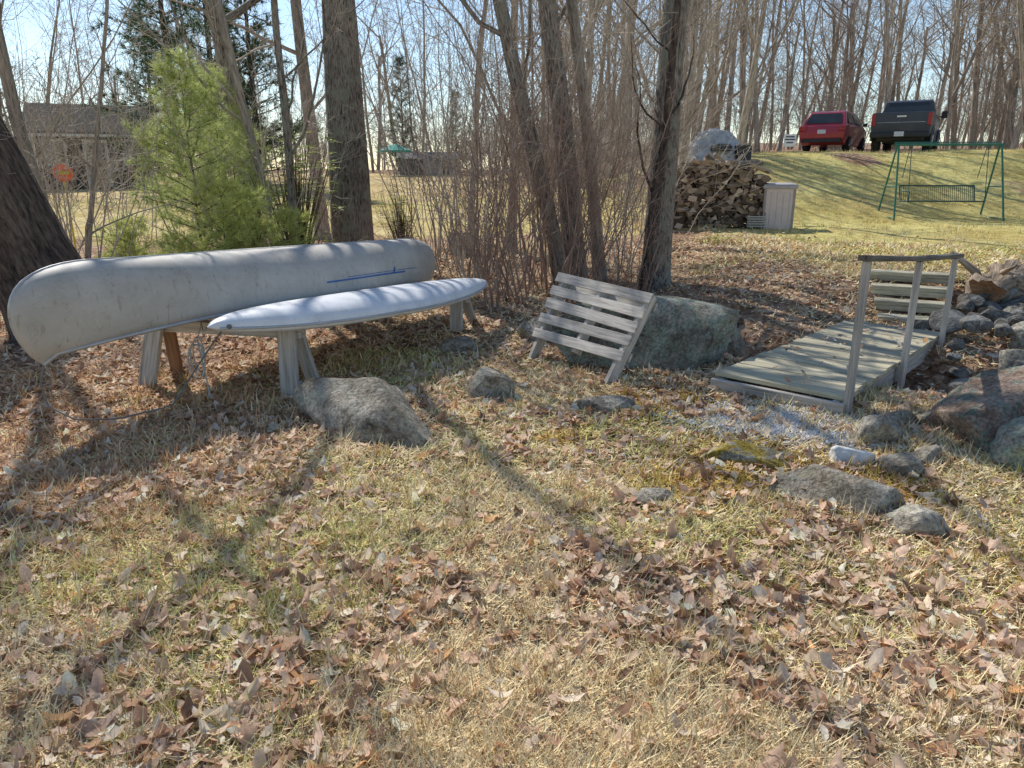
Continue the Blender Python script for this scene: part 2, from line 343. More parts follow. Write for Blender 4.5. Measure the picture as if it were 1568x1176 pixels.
for k in range(200):
    t=R.rand(); x=3.6+2.6*t+R.randn()*.25; y=5.1+2.1*R.rand()+.35*t*2
    if k>120: x=4.9+1.4*R.rand(); y=7.0+R.rand()*1.1
    rel=np.array([x-1.54,y-5.28]); al=rel@[.665,.747]; ac=rel@[.747,-.665]
    if -.1<al<3.2 and -.15<ac<1.08: continue
    s=.06+.12*R.rand()**1.4; v,f=rockshape(100+k,False,12,.03); v=v*np.array([s*1.3,s,s*.8]); a=R.rand()*6.3
    Rm=np.array(Matrix.Rotation(a,3,'Z')@Matrix.Rotation(R.randn()*.3,3,'X')); v=v@Rm.T+np.array([x,y,h(x,y)+s*.45+(.16*R.rand())])
    sp.add(v,f)
sp.obj('stone_pile',[rockmat('rock_dark',(.27,.26,.24),(.09,.085,.08),(.42,.41,.38),.6)],False)
gr=MB()
for k in range(5200):
    x=1.76+R.randn()*.30; y=4.52+R.randn()*.17-(x-1.76)*.5*.6; s=.005+.012*R.rand()
    v=np.array([(1,0,0),(-1,0,0),(0,1,0),(0,-1,0),(0,0,.7),(0,0,-.7)])*s*(1+.5*R.rand(6,1)); a=R.rand()*6
    v=v@np.array(Matrix.Rotation(a,3,'Z')).T+[x,y,h(x,y)+.014]
    gr.add(v,np.array([[0,2,4],[2,1,4],[1,3,4],[3,0,4],[2,0,5],[1,2,5],[3,1,5],[0,3,5]]),0,None,np.tile(np.array([.68,.65,.61])*(.55+.6*R.rand()),(6,1)))
gr.obj('gravel',[vcol('gravel_stone',.9,0,False)],smooth=False)
# ------------------------------------------------------------------ canoe
M_hull,nt,b=newmat('canoe_dull_paint')
tc=nt.nodes.new('ShaderNodeTexCoord'); f=noise(nt,tc.outputs['Object'],2.2,6,.7); g=noise(nt,mapping(nt,tc.outputs['Object'],(30,30,6)),1,5,.7); g2=noise(nt,tc.outputs['Object'],14,5,.8)
c=ramp(nt,f,[(.3,(.38,.35,.305)),(.55,(.48,.45,.405)),(.8,(.58,.55,.50))]); k=ramp(nt,g,[(.28,(.66,.62,.55)),(.42,(1,1,1))])
c=mix(nt,1.0,c,k,'MULTIPLY'); k=ramp(nt,g2,[(.3,(.76,.73,.66)),(.44,(1,1,1))]); c=mix(nt,1.0,c,k,'MULTIPLY')
nt.links.new(c,b.inputs['Base Color']); b.inputs['Roughness'].default_value=.62; b.inputs['Metallic'].default_value=0; bump(nt,b,f,.12,.02)
M_rim=simple('aluminium_trim',(.45,.45,.45),.5,.5); M_blue=simple('blue_decal',(.03,.12,.36),.4)
M_inner=simple('canoe_inside',(.22,.22,.22),.6)
cT0=np.array([-3.02,4.25]); cT1=np.array([-.90,8.55]); cd=cT1-cT0; CL=np.linalg.norm(cd); cd/=CL; cs=np.array([cd[1],-cd[0]])
def canoe_station(t):
    e=min(t,1-t); sgn=0 if t<.5 else 1
    ktop=lambda l: 1.06-.20*l/CL-.0
    endh=.62 if sgn==0 else .55
    if e<.16:
        u=e/.16
        P=[(.20,-endh),(.02,-endh*.78),(-.03,-.16),(.12,-.02),(.55,.0)]
        l=z=0
        for i in range(5):
            w=math.comb(4,i)*u**i*(1-u)**(4-i); l+=w*P[i][0]; z+=w*P[i][1]
        kl,kz=l,z
    else:
        kl=.55+(CL/2-.55)*(e-.16)/.34; kz=0
    gl=.20+(CL/2-.20)*(e/.5)
    q=1-2*gl/CL
    depth=.40+(endh-.40)*max(0,(q))**3.0
    gz=-depth
    if e==0: gl=.20; gz=-endh
    w=.44*(max(0,1-(q/ (1-.4/CL))**2))**.75 if q<(1-.4/CL) else 0
    if sgn: kl=CL-kl; gl=CL-gl
    return kl,kz+ktop(kl),gl,gz+ktop(gl),w
def canoe_pt(t,phi,side,off=0):
    kl,kz,gl,gz,w=canoe_station(t); e=min(t,1-t); sh=.62+.5*max(0,1-e/.22)
    lat=w*math.sin(phi)**sh; fz=(1-math.cos(phi))
    l=kl+(gl-kl)*fz; z=kz+(gz-kz)*fz; p=cT0+cd*l+cs*(lat*side+off*side)
    return np.array([p[0],p[1],z])
NT=90; NP=14
cm=MB(); grid=[]
for a in range(NT+1):
    t=a/NT
    grid.append([canoe_pt(t,math.pi/2*(1-j/NP),-1) for j in range(NP)]+[canoe_pt(t,math.pi/2*j/NP,1) for j in range(NP+1)])
G=np.array(grid); nP=G.shape[1]
i=np.arange(NT)[:,None]*nP+np.arange(nP-1)[None,:]
cm.add(G.reshape(-1,3),np.stack([i,i+1,i+nP+1,i+nP],-1).reshape(-1,4),0)
canoe=empty('canoe')
hull=cm.obj('hull',[M_hull,M_inner],parent=canoe)
so=hull.modifiers.new('s','SOLIDIFY'); so.thickness=.006; so.offset=0
rm=MB()
for side in (-1,1):
    tube(rm,[canoe_pt(t,math.pi/2,side,.004) for t in np.linspace(0,1,70)],.014,8)
tube(rm,[canoe_pt(t,0,1)+np.array([0,0,.004]) for t in np.linspace(0,.2,24)],.008,6)
tube(rm,[canoe_pt(t,0,1)+np.array([0,0,.004]) for t in np.linspace(.8,1,24)],.008,6)
tube(rm,[canoe_pt(t,0,1)+np.array([0,0,.002]) for t in np.linspace(.2,.8,24)],.006,6)
for t in (.3,.5,.7):
    a=canoe_pt(t,math.pi/2,-1);bb=canoe_pt(t,math.pi/2,1); tube(rm,[a,bb],.018,6)
rm.obj('gunwales',[M_rim],parent=canoe)
dc=MB()
def strip(t0,t1,p0,p1,mb,m=0,n=24,o=.006):
    v=[]
    for t in np.linspace(t0,t1,n):
        for ph in (p0,p1):
            q=canoe_pt(t,ph,1); v.append(q+np.array([cs[0],cs[1],.3])*o)
    ii=np.arange(n-1)*2; mb.add(v,np.stack([ii,ii+1,ii+3,ii+2],-1),m)
strip(.50,.78,1.24,1.28,dc); strip(.56,.84,1.195,1.21,dc); strip(.725,.732,1.12,1.26,dc,0,4)
dc.obj('blue_stripe',[M_blue],parent=canoe)
rv=MB(); v,fc=ico(1)
for t in np.linspace(.0,.16,30):
    rv.add(v*.004+canoe_pt(t,.55,1)+np.array([cs[0],cs[1],0])*.002,fc)
rv.obj('rivets',[M_rim],parent=canoe)
# ------------------------------------------------------------------ kayak
M_white,nt,b=newmat('white_gelcoat'); tc=nt.nodes.new('ShaderNodeTexCoord'); f=noise(nt,tc.outputs['Object'],3,6,.7); g=noise(nt,tc.outputs['Object'],25,5,.8)
c=ramp(nt,f,[(.3,(.60,.61,.63)),(.6,(.78,.79,.81))]); k=ramp(nt,g,[(.3,(.75,.74,.7)),(.42,(1,1,1))]); c=mix(nt,1.0,c,k,'MULTIPLY')
nt.links.new(c,b.inputs['Base Color']); b.inputs['Roughness'].default_value=.4
k0=np.array([-2.03,4.78]); k1=np.array([-.27,7.75]); kd=k1-k0; KL=np.linalg.norm(kd); kd/=KL; ks=np.array([kd[1],-kd[0]])
def kz(s): return .545-.14*s
km=MB(); rows=[]; NS=60; NC=16
for a in range(NS+1):
    s=a/NS; q=abs(2*s-1); w=.36*max(0,1-q**2.0)**.8+.001
    if s<.5: w=.34*max(0,1-q**2.3)**.72+.001
    top=.135*max(0,1-q**4)**.6; bot=.07*max(0,1-q**4)**.5
    rise=.05*(q**3); row=[]
    for j in range(NC*2):
        ph=j/(NC*2)*2*math.pi; cx=math.cos(ph); sx=math.sin(ph)
        lat=w*math.copysign(abs(cx)**.75,cx); zz=(top if sx>0 else bot)*math.copysign(abs(sx)**(1.05 if sx>0 else .7),sx)
        p=k0+kd*(s*KL)+ks*lat; row.append((p[0],p[1],kz(s)+zz+rise))
    rows.append(row)
G=np.array(rows); n2=NC*2; i=np.arange(NS)[:,None]*n2; j=np.arange(n2)[None,:]
km.add(G.reshape(-1,3),np.stack([i+j,i+(j+1)%n2,i+n2+(j+1)%n2,i+n2+j],-1).reshape(-1,4),0)
kay=empty('kayak'); km.obj('hull',[M_white],parent=kay)
kr=MB(); 
for sd in (0,NC): tube(kr,[np.array(rows[a][sd])+np.array([0,0,-.004]) for a in range(1,NS)],.011,6)
kr.obj('seam_rail',[simple('rail_grey',(.42,.43,.45),.5)],parent=kay)
kh=MB(); p=k0+kd*.12; tube(kh,[(p[0]+ks[0]*.07,p[1]+ks[1]*.07-.01,kz(.03)+.05),(p[0]+ks[0]*.085,p[1]+ks[1]*.085-.02,kz(.03)+.05)],.016,12,0,True)
kh.obj('drain_plug',[simple('grey_plastic',(.16,.16,.16),.5)],parent=kay)
# ------------------------------------------------------------------ racks
def rack(a,b,ztop,name='boat_rack'):
    a=np.array(a,float);b=np.array(b,float); d=(b-a)/np.linalg.norm(b-a); pr=np.array([-d[1],d[0]])
    mb=MB(); r=empty(name)
    plank(mb,(*(a-d*.15),ztop-.05),(*(b+d*.1),ztop-.05),.09,.09)
    ob=MB()
    for i,e in enumerate((a,b)):
        for sg in (-1,1):
            foot=e+pr*sg*.19+d*(-.06 if i==0 else .06); tp=e+pr*sg*.065
            z0=h(*foot)-.03
            tgt=ob if (sg==1 and i==0) else mb
            plank(tgt,(foot[0],foot[1],z0),(tp[0],tp[1],ztop-.005),.14 if sg<0 else .10,.04,(pr[0],pr[1],0))
    mb.obj('beam_and_legs',[M_greywood],False,bevel=.004,parent=r); ob.obj('brown_leg',[M_brownwood],False,bevel=.004,parent=r)
rack((-2.74,5.62),(-1.66,5.38),.49)
rack((-1.55,8.15),(-.55,7.65),.36)
M_rope=simple('rope',(.52,.5,.46),.9)
rp=MB()
bx,by=-2.3,5.22
for k in range(3):
    a=np.linspace(0,2*math.pi,20); rr=.045+.01*k
    tube(rp,[(bx+rr*math.cos(t)*.9,by-.03*k,.30+.13*math.sin(t)-.02*k) for t in a],.006,5)
tube(rp,[(bx,by+.1,.50),(bx,by,.42),(bx+.02,by,.2),(bx+.06,by-.05,.08),(bx+.09,by-.1,h(bx+.1,by-.1)+.01)],.006,5)
tube(rp,[(bx,by+.1,.52),(bx+.05,by,.47),(bx+.12,by-.1,.52)],.006,5)
rp.obj('rope_coil',[M_rope])
rp=MB(); p0=canoe_pt(0,0,1)
P=[p0,p0+[-.03,-.02,-.12],p0+[-.02,0,-.28],p0+[.1,.05,-.38],p0+[.35,.1,-.395],p0+[.62,.3,-.37],p0+[.75,.75,-.05],p0+[.8,1.0,.08]]
P=np.array(P); t=np.linspace(0,len(P)-1,40); P=np.stack([np.interp(t,np.arange(len(P)),P[:,k]) for k in range(3)],1)
P[:,2]=np.maximum(P[:,2],H(P[:,0],P[:,1])+.015)
tube(rp,P,.006,5); rp.obj('mooring_rope',[simple('rope_dark',(.2,.19,.18),.9)])
# ------------------------------------------------------------------ pallet
pm=MB(); BL=np.array([.17,6.46,0.]);BR=np.array([.77,5.44,0.]);TR=np.array([1.12,5.66,.66]);TL=np.array([.49,6.66,.69])
BL[2]=h(*BL[:2]);BR[2]=h(*BR[:2])
nrm=np.cross(BR-BL,TL-BL); nrm/=np.linalg.norm(nrm)
if nrm[1]>0: nrm=-nrm
def PP(u,v,o=0): return (BL*(1-u)+BR*u)*(1-v)+(TL*(1-u)+TR*u)*v+nrm*o
for u in (.03,.5,.97):
    plank(pm,PP(u,-.02 if u!=.5 else .2),PP(u,.99),.045,.085,nrm)
for v,w in ((.945,.085),(.785,.085),(.635,.09),(.455,.085),(.29,.085)):
    plank(pm,PP(-.03,v+.008*R.randn(),.054),PP(1.03,v+.008*R.randn(),.054),w,.018,nrm)
for v in (.9,.33):
    plank(pm,PP(0,v,-.054),PP(1,v,-.054),.07,.018,nrm)
pm.obj('wooden_pallet',[M_greywood],False,bevel=.003)
# ------------------------------------------------------------------ footbridge
br=empty('wooden_footbridge')
A=np.array([1.54,5.28,.13]);Bv=np.array([2.21,4.68,.13]);C=np.array([4.2,7.0,.06]);D=np.array([3.53,7.6,.06])
dk=MB(); N=23
for k in range(N):
    f0=(k+.5)/N; a=A*(1-f0)+D*f0; b=Bv*(1-f0)+C*f0; e=(b-a)/np.linalg.norm(b-a)*(.015+.007*R.randn())
    plank(dk,a-e+[0,0,.004*R.randn()],b+e+[0,0,.004*R.randn()],3.08/N-.010,.032)
dk.obj('deck_boards',[M_deck],False,bevel=.003,parent=br)
bb=MB(); dn=np.array([0,0,-.10]); dirn=(D-A)/np.linalg.norm(D-A); side=(Bv-A)/np.linalg.norm(Bv-A)
for q0,q1,o in ((A,D,.03),(Bv,C,-.03)):
    plank(bb,q0+dn+side*o-dirn*.02,q1+dn+side*o,.045,.16)
plank(bb,(A+D)/2+dn,(A+D)/2+dn+side*.9,.05,.12)
plank(bb,A+dn-dirn*.05-side*.02+[0,0,.02],Bv+dn-dirn*.05+side*.04+[0,0,.02],.045,.12)
posts=[]
for f0,hh in ((.0,.92),(.47,.82),(.93,.75)):
    p=Bv*(1-f0)+C*f0+side*.045; plank(bb,p+[0,0,-.2],p+[0,0,hh],.075,.04,(side[0],side[1],0)); posts.append(p+[0,0,hh])
bb.obj('beams_and_posts',[M_greywood],False,bevel=.004,parent=br)
hr=MB(); pts=[posts[0]-dirn*.06+[0,0,.02],posts[1]+[0,0,.02],posts[2]+dirn*.15+[0,0,.02]]
plank(hr,pts[0],pts[1]+dirn*.02,.09,.035); plank(hr,pts[1]+dirn*.024,pts[2],.09,.035)
hr.obj('handrail',[grain('rail_wood_dark',[(.3,(.05,.045,.04)),(.7,(.2,.18,.15))],(3,40,40))],False,bevel=.004,parent=br)
st=MB()
for k in range(4):
    c=np.array([4.35+.15*k,7.80+.36*k]); z=.05+.115*k; e=np.array([.9,-.436])*(.35+.03*k); bk=np.array([.436,.9])
    plank(st,(*(c-e),z),(*(c+e),z),.24,.045)
    plank(st,(*(c-e*.98-bk*.10),z-.055),(*(c+e*.98-bk*.10),z-.055),.03,.06)
for sgn in (-1,1):
    c0=np.array([4.32,7.68]);c1=np.array([4.86,8.95]); e=np.array([.9,-.436])*.33*sgn
    plank(st,(*(c0+e),-.14),(*(c1+e*1.25),.26),.04,.10)
st.obj('wooden_steps',[M_deck],False,bevel=.004)
# driftwood stump
sm=MB()
def roughtube(mb,p,r,sides=26,amp=.18,m=0,seed=1):
    p=np.array(p,float); n=len(p); tube(mb,p,r,sides,m,False)
    v=mb.v[-1]; c=np.repeat(p,sides,0); a=np.tile(np.arange(sides),n); ring=np.repeat(np.arange(n),sides)
    k=1+amp*2*(vn(a/sides*9%9,ring*.35,seed)-.5)+amp*1.0*(vn(a*1.0,ring*1.0,seed+3)-.5); mb.v[-1]=c+(v-c)*k[:,None]
pp=np.array([(5.15,7.95,.26),(5.3,8.08,.30),(5.5,8.2,.34),(5.75,8.38,.38)]); tt=np.linspace(0,3,14); pp=np.stack([np.interp(tt,range(4),pp[:,k]) for k in range(3)],1)
roughtube(sm,pp,.18+.09*np.linspace(0,1,14)**1.5,30,.4,0,5)
v0=sm.v[0][:30]; sm.add(np.vstack([v0,[np.mean(v0,0)+np.array([.12,.08,0])]]),np.stack([np.arange(30),(np.arange(30)+1)%30,np.full(30,30)],-1),1)
for k in range(18):
    s=np.array([5.3+.5*R.rand(),8.1+.3*R.rand(),.30+.1*R.rand()]); a=R.rand()*6.28; e=s+np.array([math.cos(a)*.38,math.sin(a)*.3,-.25+.5*R.rand()])
    roughtube(sm,[s,s*.7+e*.3+R.randn(3)*.04,s*.3+e*.7+R.randn(3)*.05,e],[.08,.055,.035,.012],8,.3,0,k)
sm.obj('driftwood_stump',[grain('old_root_wood',[(.3,(.09,.065,.045)),(.5,(.32,.24,.17)),(.75,(.56,.46,.35))],(5,30,30),.9,.03),M_brownwood])
for (x,y,r,hh) in ((-5.6,10.6,.2,.5),(-1.0,14.5,.22,.4)):
    s=MB(); roughtube(s,[(0,0,-.1),(0,0,.1),(0,0,hh)],[r*1.3,r*1.05,r],24,.12,0,int(x*7)); v0=s.v[0][-24:]
    s.add(np.vstack([v0,[v0.mean(0)]]),np.stack([np.arange(24),(np.arange(24)+1)%24,np.full(24,24)],-1),1)
    s.obj('tree_stump',[M_barkl,M_brownwood],loc=(x,y,h(x,y)))
# ------------------------------------------------------------------ woodpile, bin
wp=MB()
base=h(4.4,16.4)
for row in range(17):
    xs=3.1+.05*R.rand()
    while xs<5.4:
        r=.045+.035*R.rand(); z=base+.04+row*.08+.015*R.randn()
        topl=1.36-.22*abs((xs-4.45))**2.2-.1*R.rand()
        if z-base<topl:
            k=R.choice([3,4,3,6]); a=np.arange(k)*6.283/k+R.rand()*6; rr=r*(.8+.5*R.rand(k)); y0=16.05+R.randn()*.06; y1=y0+.42; dx=R.randn()*.06; dz=R.randn()*.03; sq=1+.8*R.rand()
            v=[(xs+sq*rr[i]*math.cos(a[i]),y0,z+rr[i]*math.sin(a[i])) for i in range(k)]+[(xs+dx+sq*rr[i]*math.cos(a[i]),y1,z+dz+rr[i]*math.sin(a[i])) for i in range(k)]
            col=np.array([.32,.24,.18])*(.4+.9*R.rand())
            if R.rand()<.2: col=np.array([.56,.45,.35])
            if R.rand()<.33: col=np.array([.09,.065,.05])
            q=np.array([[i,(i+1)%k,k+(i+1)%k,k+i] for i in range(k)])
            wp.add(v,[q,np.arange(k)[None,:],(np.arange(k)+k)[None,::-1]],0,None,np.tile(col,(2*k,1)))
        xs+=r*1.9
for k in range(45):
    x=3.3+2.0*R.rand(); zt=1.36-.22*abs(x-4.45)**2.2; z=base+(zt if k<28 else .1+R.rand()*zt*.8); a=R.randn()*.35; L=.16+.12*R.rand()
    c=np.array([.38,.30,.23])*(.4+R.rand()); tube(wp,[(x-L*math.cos(a),15.97,z-L*math.sin(a)),(x+L*math.cos(a),16.1+.2*R.rand(),z+L*math.sin(a))],[.045,.035],4,0,True,c)
for k in range(5):
    tube(wp,[(5.0,15.9,base+.03+k*.05),(5.4,15.9,base+.03+k*.05)],.018,4,0,True,np.array([.5,.47,.42]))
wp.obj('woodpile',[vcol('firewood',.95)],False)
bn=empty('storage_bin',(5.72,16.3,h(5.72,16.3)),-.12)
m=MB(); box(m,(0,0,.43),(.66,.55,.84))
for k in range(5): box(m,(-.26+.13*k,-.278,.42),(.10,.012,.72))
m.obj('body',[simple('bin_resin',(.66,.55,.51),.6,0,.08)],False,bevel=.01,parent=bn)
m=MB(); prism(m,[(-.31,.85),(-.31,.90),(-.28,.94),(.28,.97),(.3,.93),(.3,.85)],[.36,.36,.34,.34,.36,.36]); m.obj('lid',[simple('bin_lid',(.40,.37,.36),.6)],False,bevel=.008,parent=bn)
m=MB()
for x in (-.3,.3): box(m,(x,-.281,.43),(.05,.02,.86))
m.obj('corner_trim',[simple('bin_trim',(.35,.29,.27),.6)],False,bevel=.004,parent=bn)
# ------------------------------------------------------------------ garden swing
sw=empty('garden_swing',(10.75,18.9,h(10.75,18.9)),-.1); m=MB(); g_=.024
for x in (-1.2,1.2):
    s=1 if x>0 else -1
    for y in (-.6,.6): tube(m,[(x+s*.08,y,-.15),(x,y*.08,1.72)],g_,8)
    tube(m,[(x+s*.04,-.33,.75),(x+s*.04,.33,.75)],g_*.8,6); tube(m,[(x+s*.08,-.6,-.0),(x+s*.08,.6,-.0)],g_*.7,6)
tube(m,[(-1.3,0,1.74),(1.3,0,1.74)],g_*1.2,8); tube(m,[(-1.25,.12,1.80),(1.25,.12,1.80)],g_*.6,6)
m.obj('frame',[simple('green_paint',(.03,.16,.11),.5)],parent=sw)
m=MB()
for x in (-.9,.9):
    tube(m,[(x,-.28,.50),(x,-.05,1.7)],.010,5); tube(m,[(x,.24,.95),(x,.03,1.7)],.010,5)
    tube(m,[(x,-.30,.38),(x,-.30,.62),(x,.22,.64)],.018,6); tube(m,[(x,-.30,.40),(x,.2,.38),(x,.34,.76)],.018,6)
for z,y in ((.40,-.30),(.38,.2),(.76,.34)): tube(m,[(-.9,y,z),(.9,y,z)],.02,6)
for k in range(37):
    x=-.86+k*.0478; tube(m,[(x,-.30,.40),(x,.2,.385),(x,.34,.76)],.007,4)
m.obj('seat',[simple('green_paint_seat',(.03,.085,.065),.5)],parent=sw)
# ------------------------------------------------------------------ vehicles
M_glass=simple('car_glass',(.03,.035,.04),.08,0,.1); M_tyre=simple('tyre_rubber',(.02,.02,.02),.9); M_chrome=simple('chrome',(.6,.6,.62),.2,.9)
M_tail=simple('tail_light',(.35,.01,.01),.2); M_plate=simple('plate',(.6,.62,.65),.5); M_blackp=simple('black_plastic',(.025,.025,.028),.6)
def wheels(par,ys,xs,r,w=.25):
    m=MB()
    for y in ys:
        for x in (-xs,xs):
            s=1 if x>0 else -1; tube(m,[(x-w/2,y,r),(x-w/2+.02,y,r),(x+w/2-.02,y,r),(x+w/2,y,r)],[r*.92,r,r,r*.92],28,0,True)
            tube(m,[(x+s*w*.5,y,r),(x+s*(w*.5+.012),y,r)],[r*.62,r*.55],20,1,True)
            for a in range(5):
                aa=a*1.2566; tube(m,[(x+s*(w*.5+.018),y,r),(x+s*(w*.5+.018),y+math.cos(aa)*r*.55,r+math.sin(aa)*r*.55)],.03,5,2)
    m.obj('wheels',[M_tyre,M_blackp,M_chrome],False,parent=par)
def truck(x,y,rz):
    e=empty('pickup_truck',(x,y,h(x,y)-.02),rz); paint=simple('truck_paint',(.045,.05,.062),.45,0,.1,4,.3)
    m=MB(); prism(m,[(0,.62),(-.03,.95),(0,1.36),(.3,1.38),(1.95,1.36),(1.95,.55)],[.94,.98,.96,.96,.98,.97])
    prism(m,[(1.97,.5),(1.97,1.36),(4.1,1.34),(5.2,1.25),(5.65,1.12),(5.75,.6),(5.6,.45)],[.97,.98,.98,.93,.88,.9,.9])
    prism(m,[(2.0,1.365),(2.12,1.86),(2.4,1.93),(3.4,1.93),(3.6,1.88),(4.25,1.345)],[.93,.78,.74,.74,.76,.92])
    for yy in (1.05,4.75):
        for s in (-1,1):
            a=np.linspace(0,math.pi,12); tube(m,[(s*.97,yy+.5*math.cos(t),.42+.5*math.sin(t)) for t in a],.05,6)
    m.obj('body',[paint],False,bevel=.03,parent=e)
    m=MB(); quad(m,[(-.72,2.025,1.42),(.72,2.025,1.42),(.66,2.105,1.82),(-.66,2.105,1.82)])
    for s in (-1,1):
        quad(m,[(s*.925,2.3,1.42),(s*.925,3.1,1.42),(s*.795,3.1,1.83),(s*.80,2.3,1.83)]); quad(m,[(s*.925,3.18,1.42),(s*.925,4.0,1.42),(s*.80,3.55,1.83),(s*.795,3.18,1.83)])
    m.obj('windows',[M_glass],False,parent=e)
    m=MB(); box(m,(0,-.13,.60),(1.9,.2,.18)); m.obj('rear_bumper',[M_blackp],False,bevel=.03,parent=e)
    m=MB(); 
    for s in (-1,1): box(m,(s*.90,-.035,1.12),(.13,.05,.42))
    m.obj('tail_lights',[M_tail],False,bevel=.015,parent=e)
    m=MB(); box(m,(0,-.24,.62),(.31,.02,.16)); m.obj('licence_plate',[M_plate],False,parent=e)
    m=MB(); box(m,(0,-.045,1.22),(.30,.03,.06)); box(m,(0,-.04,1.02),(1.55,.02,.015)); m.obj('tailgate_trim',[M_chrome],False,bevel=.005,parent=e)
    m=MB()
    for s in (-1,1): box(m,(s*1.13,3.75,1.45),(.2,.12,.26)); box(m,(s*1.0,3.75,1.38),(.12,.05,.05))
    box(m,(0,2.6,.5),(1.5,4.8,.2)); m.obj('mirrors_and_chassis',[M_blackp],False,bevel=.02,parent=e)
    wheels(e,(1.05,4.75),.84,.40)
def car(x,y,rz):
    e=empty('parked_car',(x,y,h(x,y)),rz); paint=simple('red_paint',(.40,.03,.05),.35,0,.08,4,.5)
    m=MB(); prism(m,[(.05,.35),(-.06,.5),(-.08,.72),(.0,.98),(.3,1.04),(3.1,1.0),(4.1,.86),(4.45,.66),(4.5,.4),(4.3,.25),(.3,.25)],[.80,.84,.88,.88,.89,.89,.82,.72,.72,.78,.82])
    prism(m,[(.08,.99),(.55,1.50),(.8,1.56),(2.3,1.56),(2.55,1.50),(3.35,.98)],[.84,.66,.62,.62,.64,.84])
    m.obj('body',[paint],False,bevel=.04,parent=e)
    m=MB(); quad(m,[(-.68,.12,1.07),(.68,.12,1.07),(.57,.47,1.45),(-.57,.47,1.45)])
    quad(m,[(-.74,3.2,1.1),(.74,3.2,1.1),(.6,2.65,1.47),(-.6,2.65,1.47)])
    for s in (-1,1):
        quad(m,[(s*.845,.5,1.08),(s*.845,1.5,1.08),(s*.675,1.5,1.47),(s*.675,.8,1.47)]); quad(m,[(s*.845,1.6,1.08),(s*.845,3.0,1.08),(s*.675,2.5,1.47),(s*.675,1.6,1.47)])
    m.obj('windows',[M_glass],False,parent=e)
    m=MB()
    for s in (-1,1): box(m,(s*.74,-.07,.86),(.26,.06,.18))
    m.obj('tail_lights',[M_tail],False,bevel=.02,parent=e)
    m=MB(); box(m,(0,-.09,.75),(.31,.02,.15)); m.obj('licence_plate',[M_plate],False,parent=e)
    m=MB(); box(m,(0,-.06,.42),(1.5,.1,.14))
    for s in (-1,1): box(m,(s*.98,2.75,1.08),(.16,.1,.12))
    m.obj('trim',[M_blackp],False,bevel=.02,parent=e)
    wheels(e,(.85,3.5),.76,.32,.2)
truck(13.85,27.6,-math.radians(32)); car(12.2,30.4,-math.radians(36))
# ------------------------------------------------------------------ tarp covered thing, sign, house, umbrella
tg=empty('tarp_covered_boat',(6.45,24.6,h(6.45,24.6)),.2)
m=MB(); rows=[]
for a in range(17):
    s=a/16; x=-.85+1.7*s; ht=.5+.65*math.sin(s*2.8+.1)**2+.12*math.sin(s*9); row=[]
    for j in range(21):
        q=j/20*2-1; yy=q*.6*(1+.08*math.sin(a*2.1+j)); z=ht*(1-abs(q)**1.5)+.06*math.sin(a*1.3+j*1.0)+.03*math.sin(j*2.3+a); row.append((x,yy,max(z,-.05)))
    rows.append(row)
G=np.array(rows); i=np.arange(16)[:,None]*21+np.arange(20)[None,:]
m.add(G.reshape(-1,3),[np.stack([i,i+21,i+22,i+1],-1).reshape(-1,4),np.arange(21)[None,:],(np.arange(21)+336)[None,::-1]]); m.obj('tarp',[simple('tarp_grey',(.36,.38,.40),.6,0,.35,5,0,.5)],False,parent=tg)
m=MB(); box(m,(.75,-.55,.3),(.45,.3,.5)); prism(m,[(-.75,.35),(-.7,.5),(-.55,.58),(-.4,.5),(-.35,.35)],.3); m.obj('covered_part',[M_blackp],False,bevel=.03,parent=tg)
sg=empty('yard_sign',(9.45,26.2,h(9.45,26.2)),-.2); m=MB(); box(m,(0,0,.42),(.40,.01,.40)); m.obj('panel',[simple('sign_white',(.7,.7,.72),.5)],False,parent=sg)
m=MB()
for z,w in ((.54,.28),(.45,.33),(.35,.22)): box(m,(0,-.008,z),(w,.004,.04))
for x in (-.15,.15): tube(m,[(x,.01,-.1),(x,.01,.22)],.006,5)
m.obj('lettering_and_stakes',[simple('ink',(.04,.05,.12),.5)],False,parent=sg)
ho=empty('house',(-21.4,39.5,h(-21.4,39.5)+.1),.45)
m=MB(); prism(m,[(-2.6,-.4),(-2.6,2.4),(0,3.7),(2.6,2.4),(2.6,-.4)],2.5); 
for k in range(12): box(m,(0,-2.61,.12+k*.19),(5.0,.02,.012),0)
m.obj('walls',[simple('siding_dark',(.055,.05,.048),.8,0,.15,3)],False,parent=ho)
m=MB()
for s in (-1,1): plank(m,(-2.8,s*1.42,3.11),(2.8,s*1.42,3.11),3.2,.12,(0,s*.45,.9))
m.obj('roof',[simple('shingles',(.035,.032,.03),1,0,.3,12)],False,parent=ho)
m=MB()
for x in (-1.6,1.7): box(m,(x,-2.64,1.5),(.95,.06,1.2))
box(m,(.1,-2.64,1.0),(1.05,.06,2.2)); 
for x in (-2.45,2.45): box(m,(x,-2.63,1.2),(.16,.08,2.4))
box(m,(0,-2.9,2.28),(5.4,.5,.12))
for y in (-1.2,1.2): box(m,(2.52,y,1.5),(.06,.95,1.2))
m.obj('white_trim',[simple('trim_white',(.7,.7,.7),.6)],False,parent=ho)
m=MB()
for x in (-1.6,1.7):
    for s in (-1,1): box(m,(x+s*.21,-2.68,1.5),(.34,.03,1.0))
for y in (-1.2,1.2): box(m,(2.56,y,1.5),(.03,.7,1.0))
box(m,(.1,-2.68,.95),(.8,.03,2.0)); m.obj('window_glass',[M_glass],False,parent=ho)
um=empty('patio_umbrella',(-8.2,54,h(-8.2,54)-.2)); m=MB(); K=8; a=np.arange(K)*6.283/K
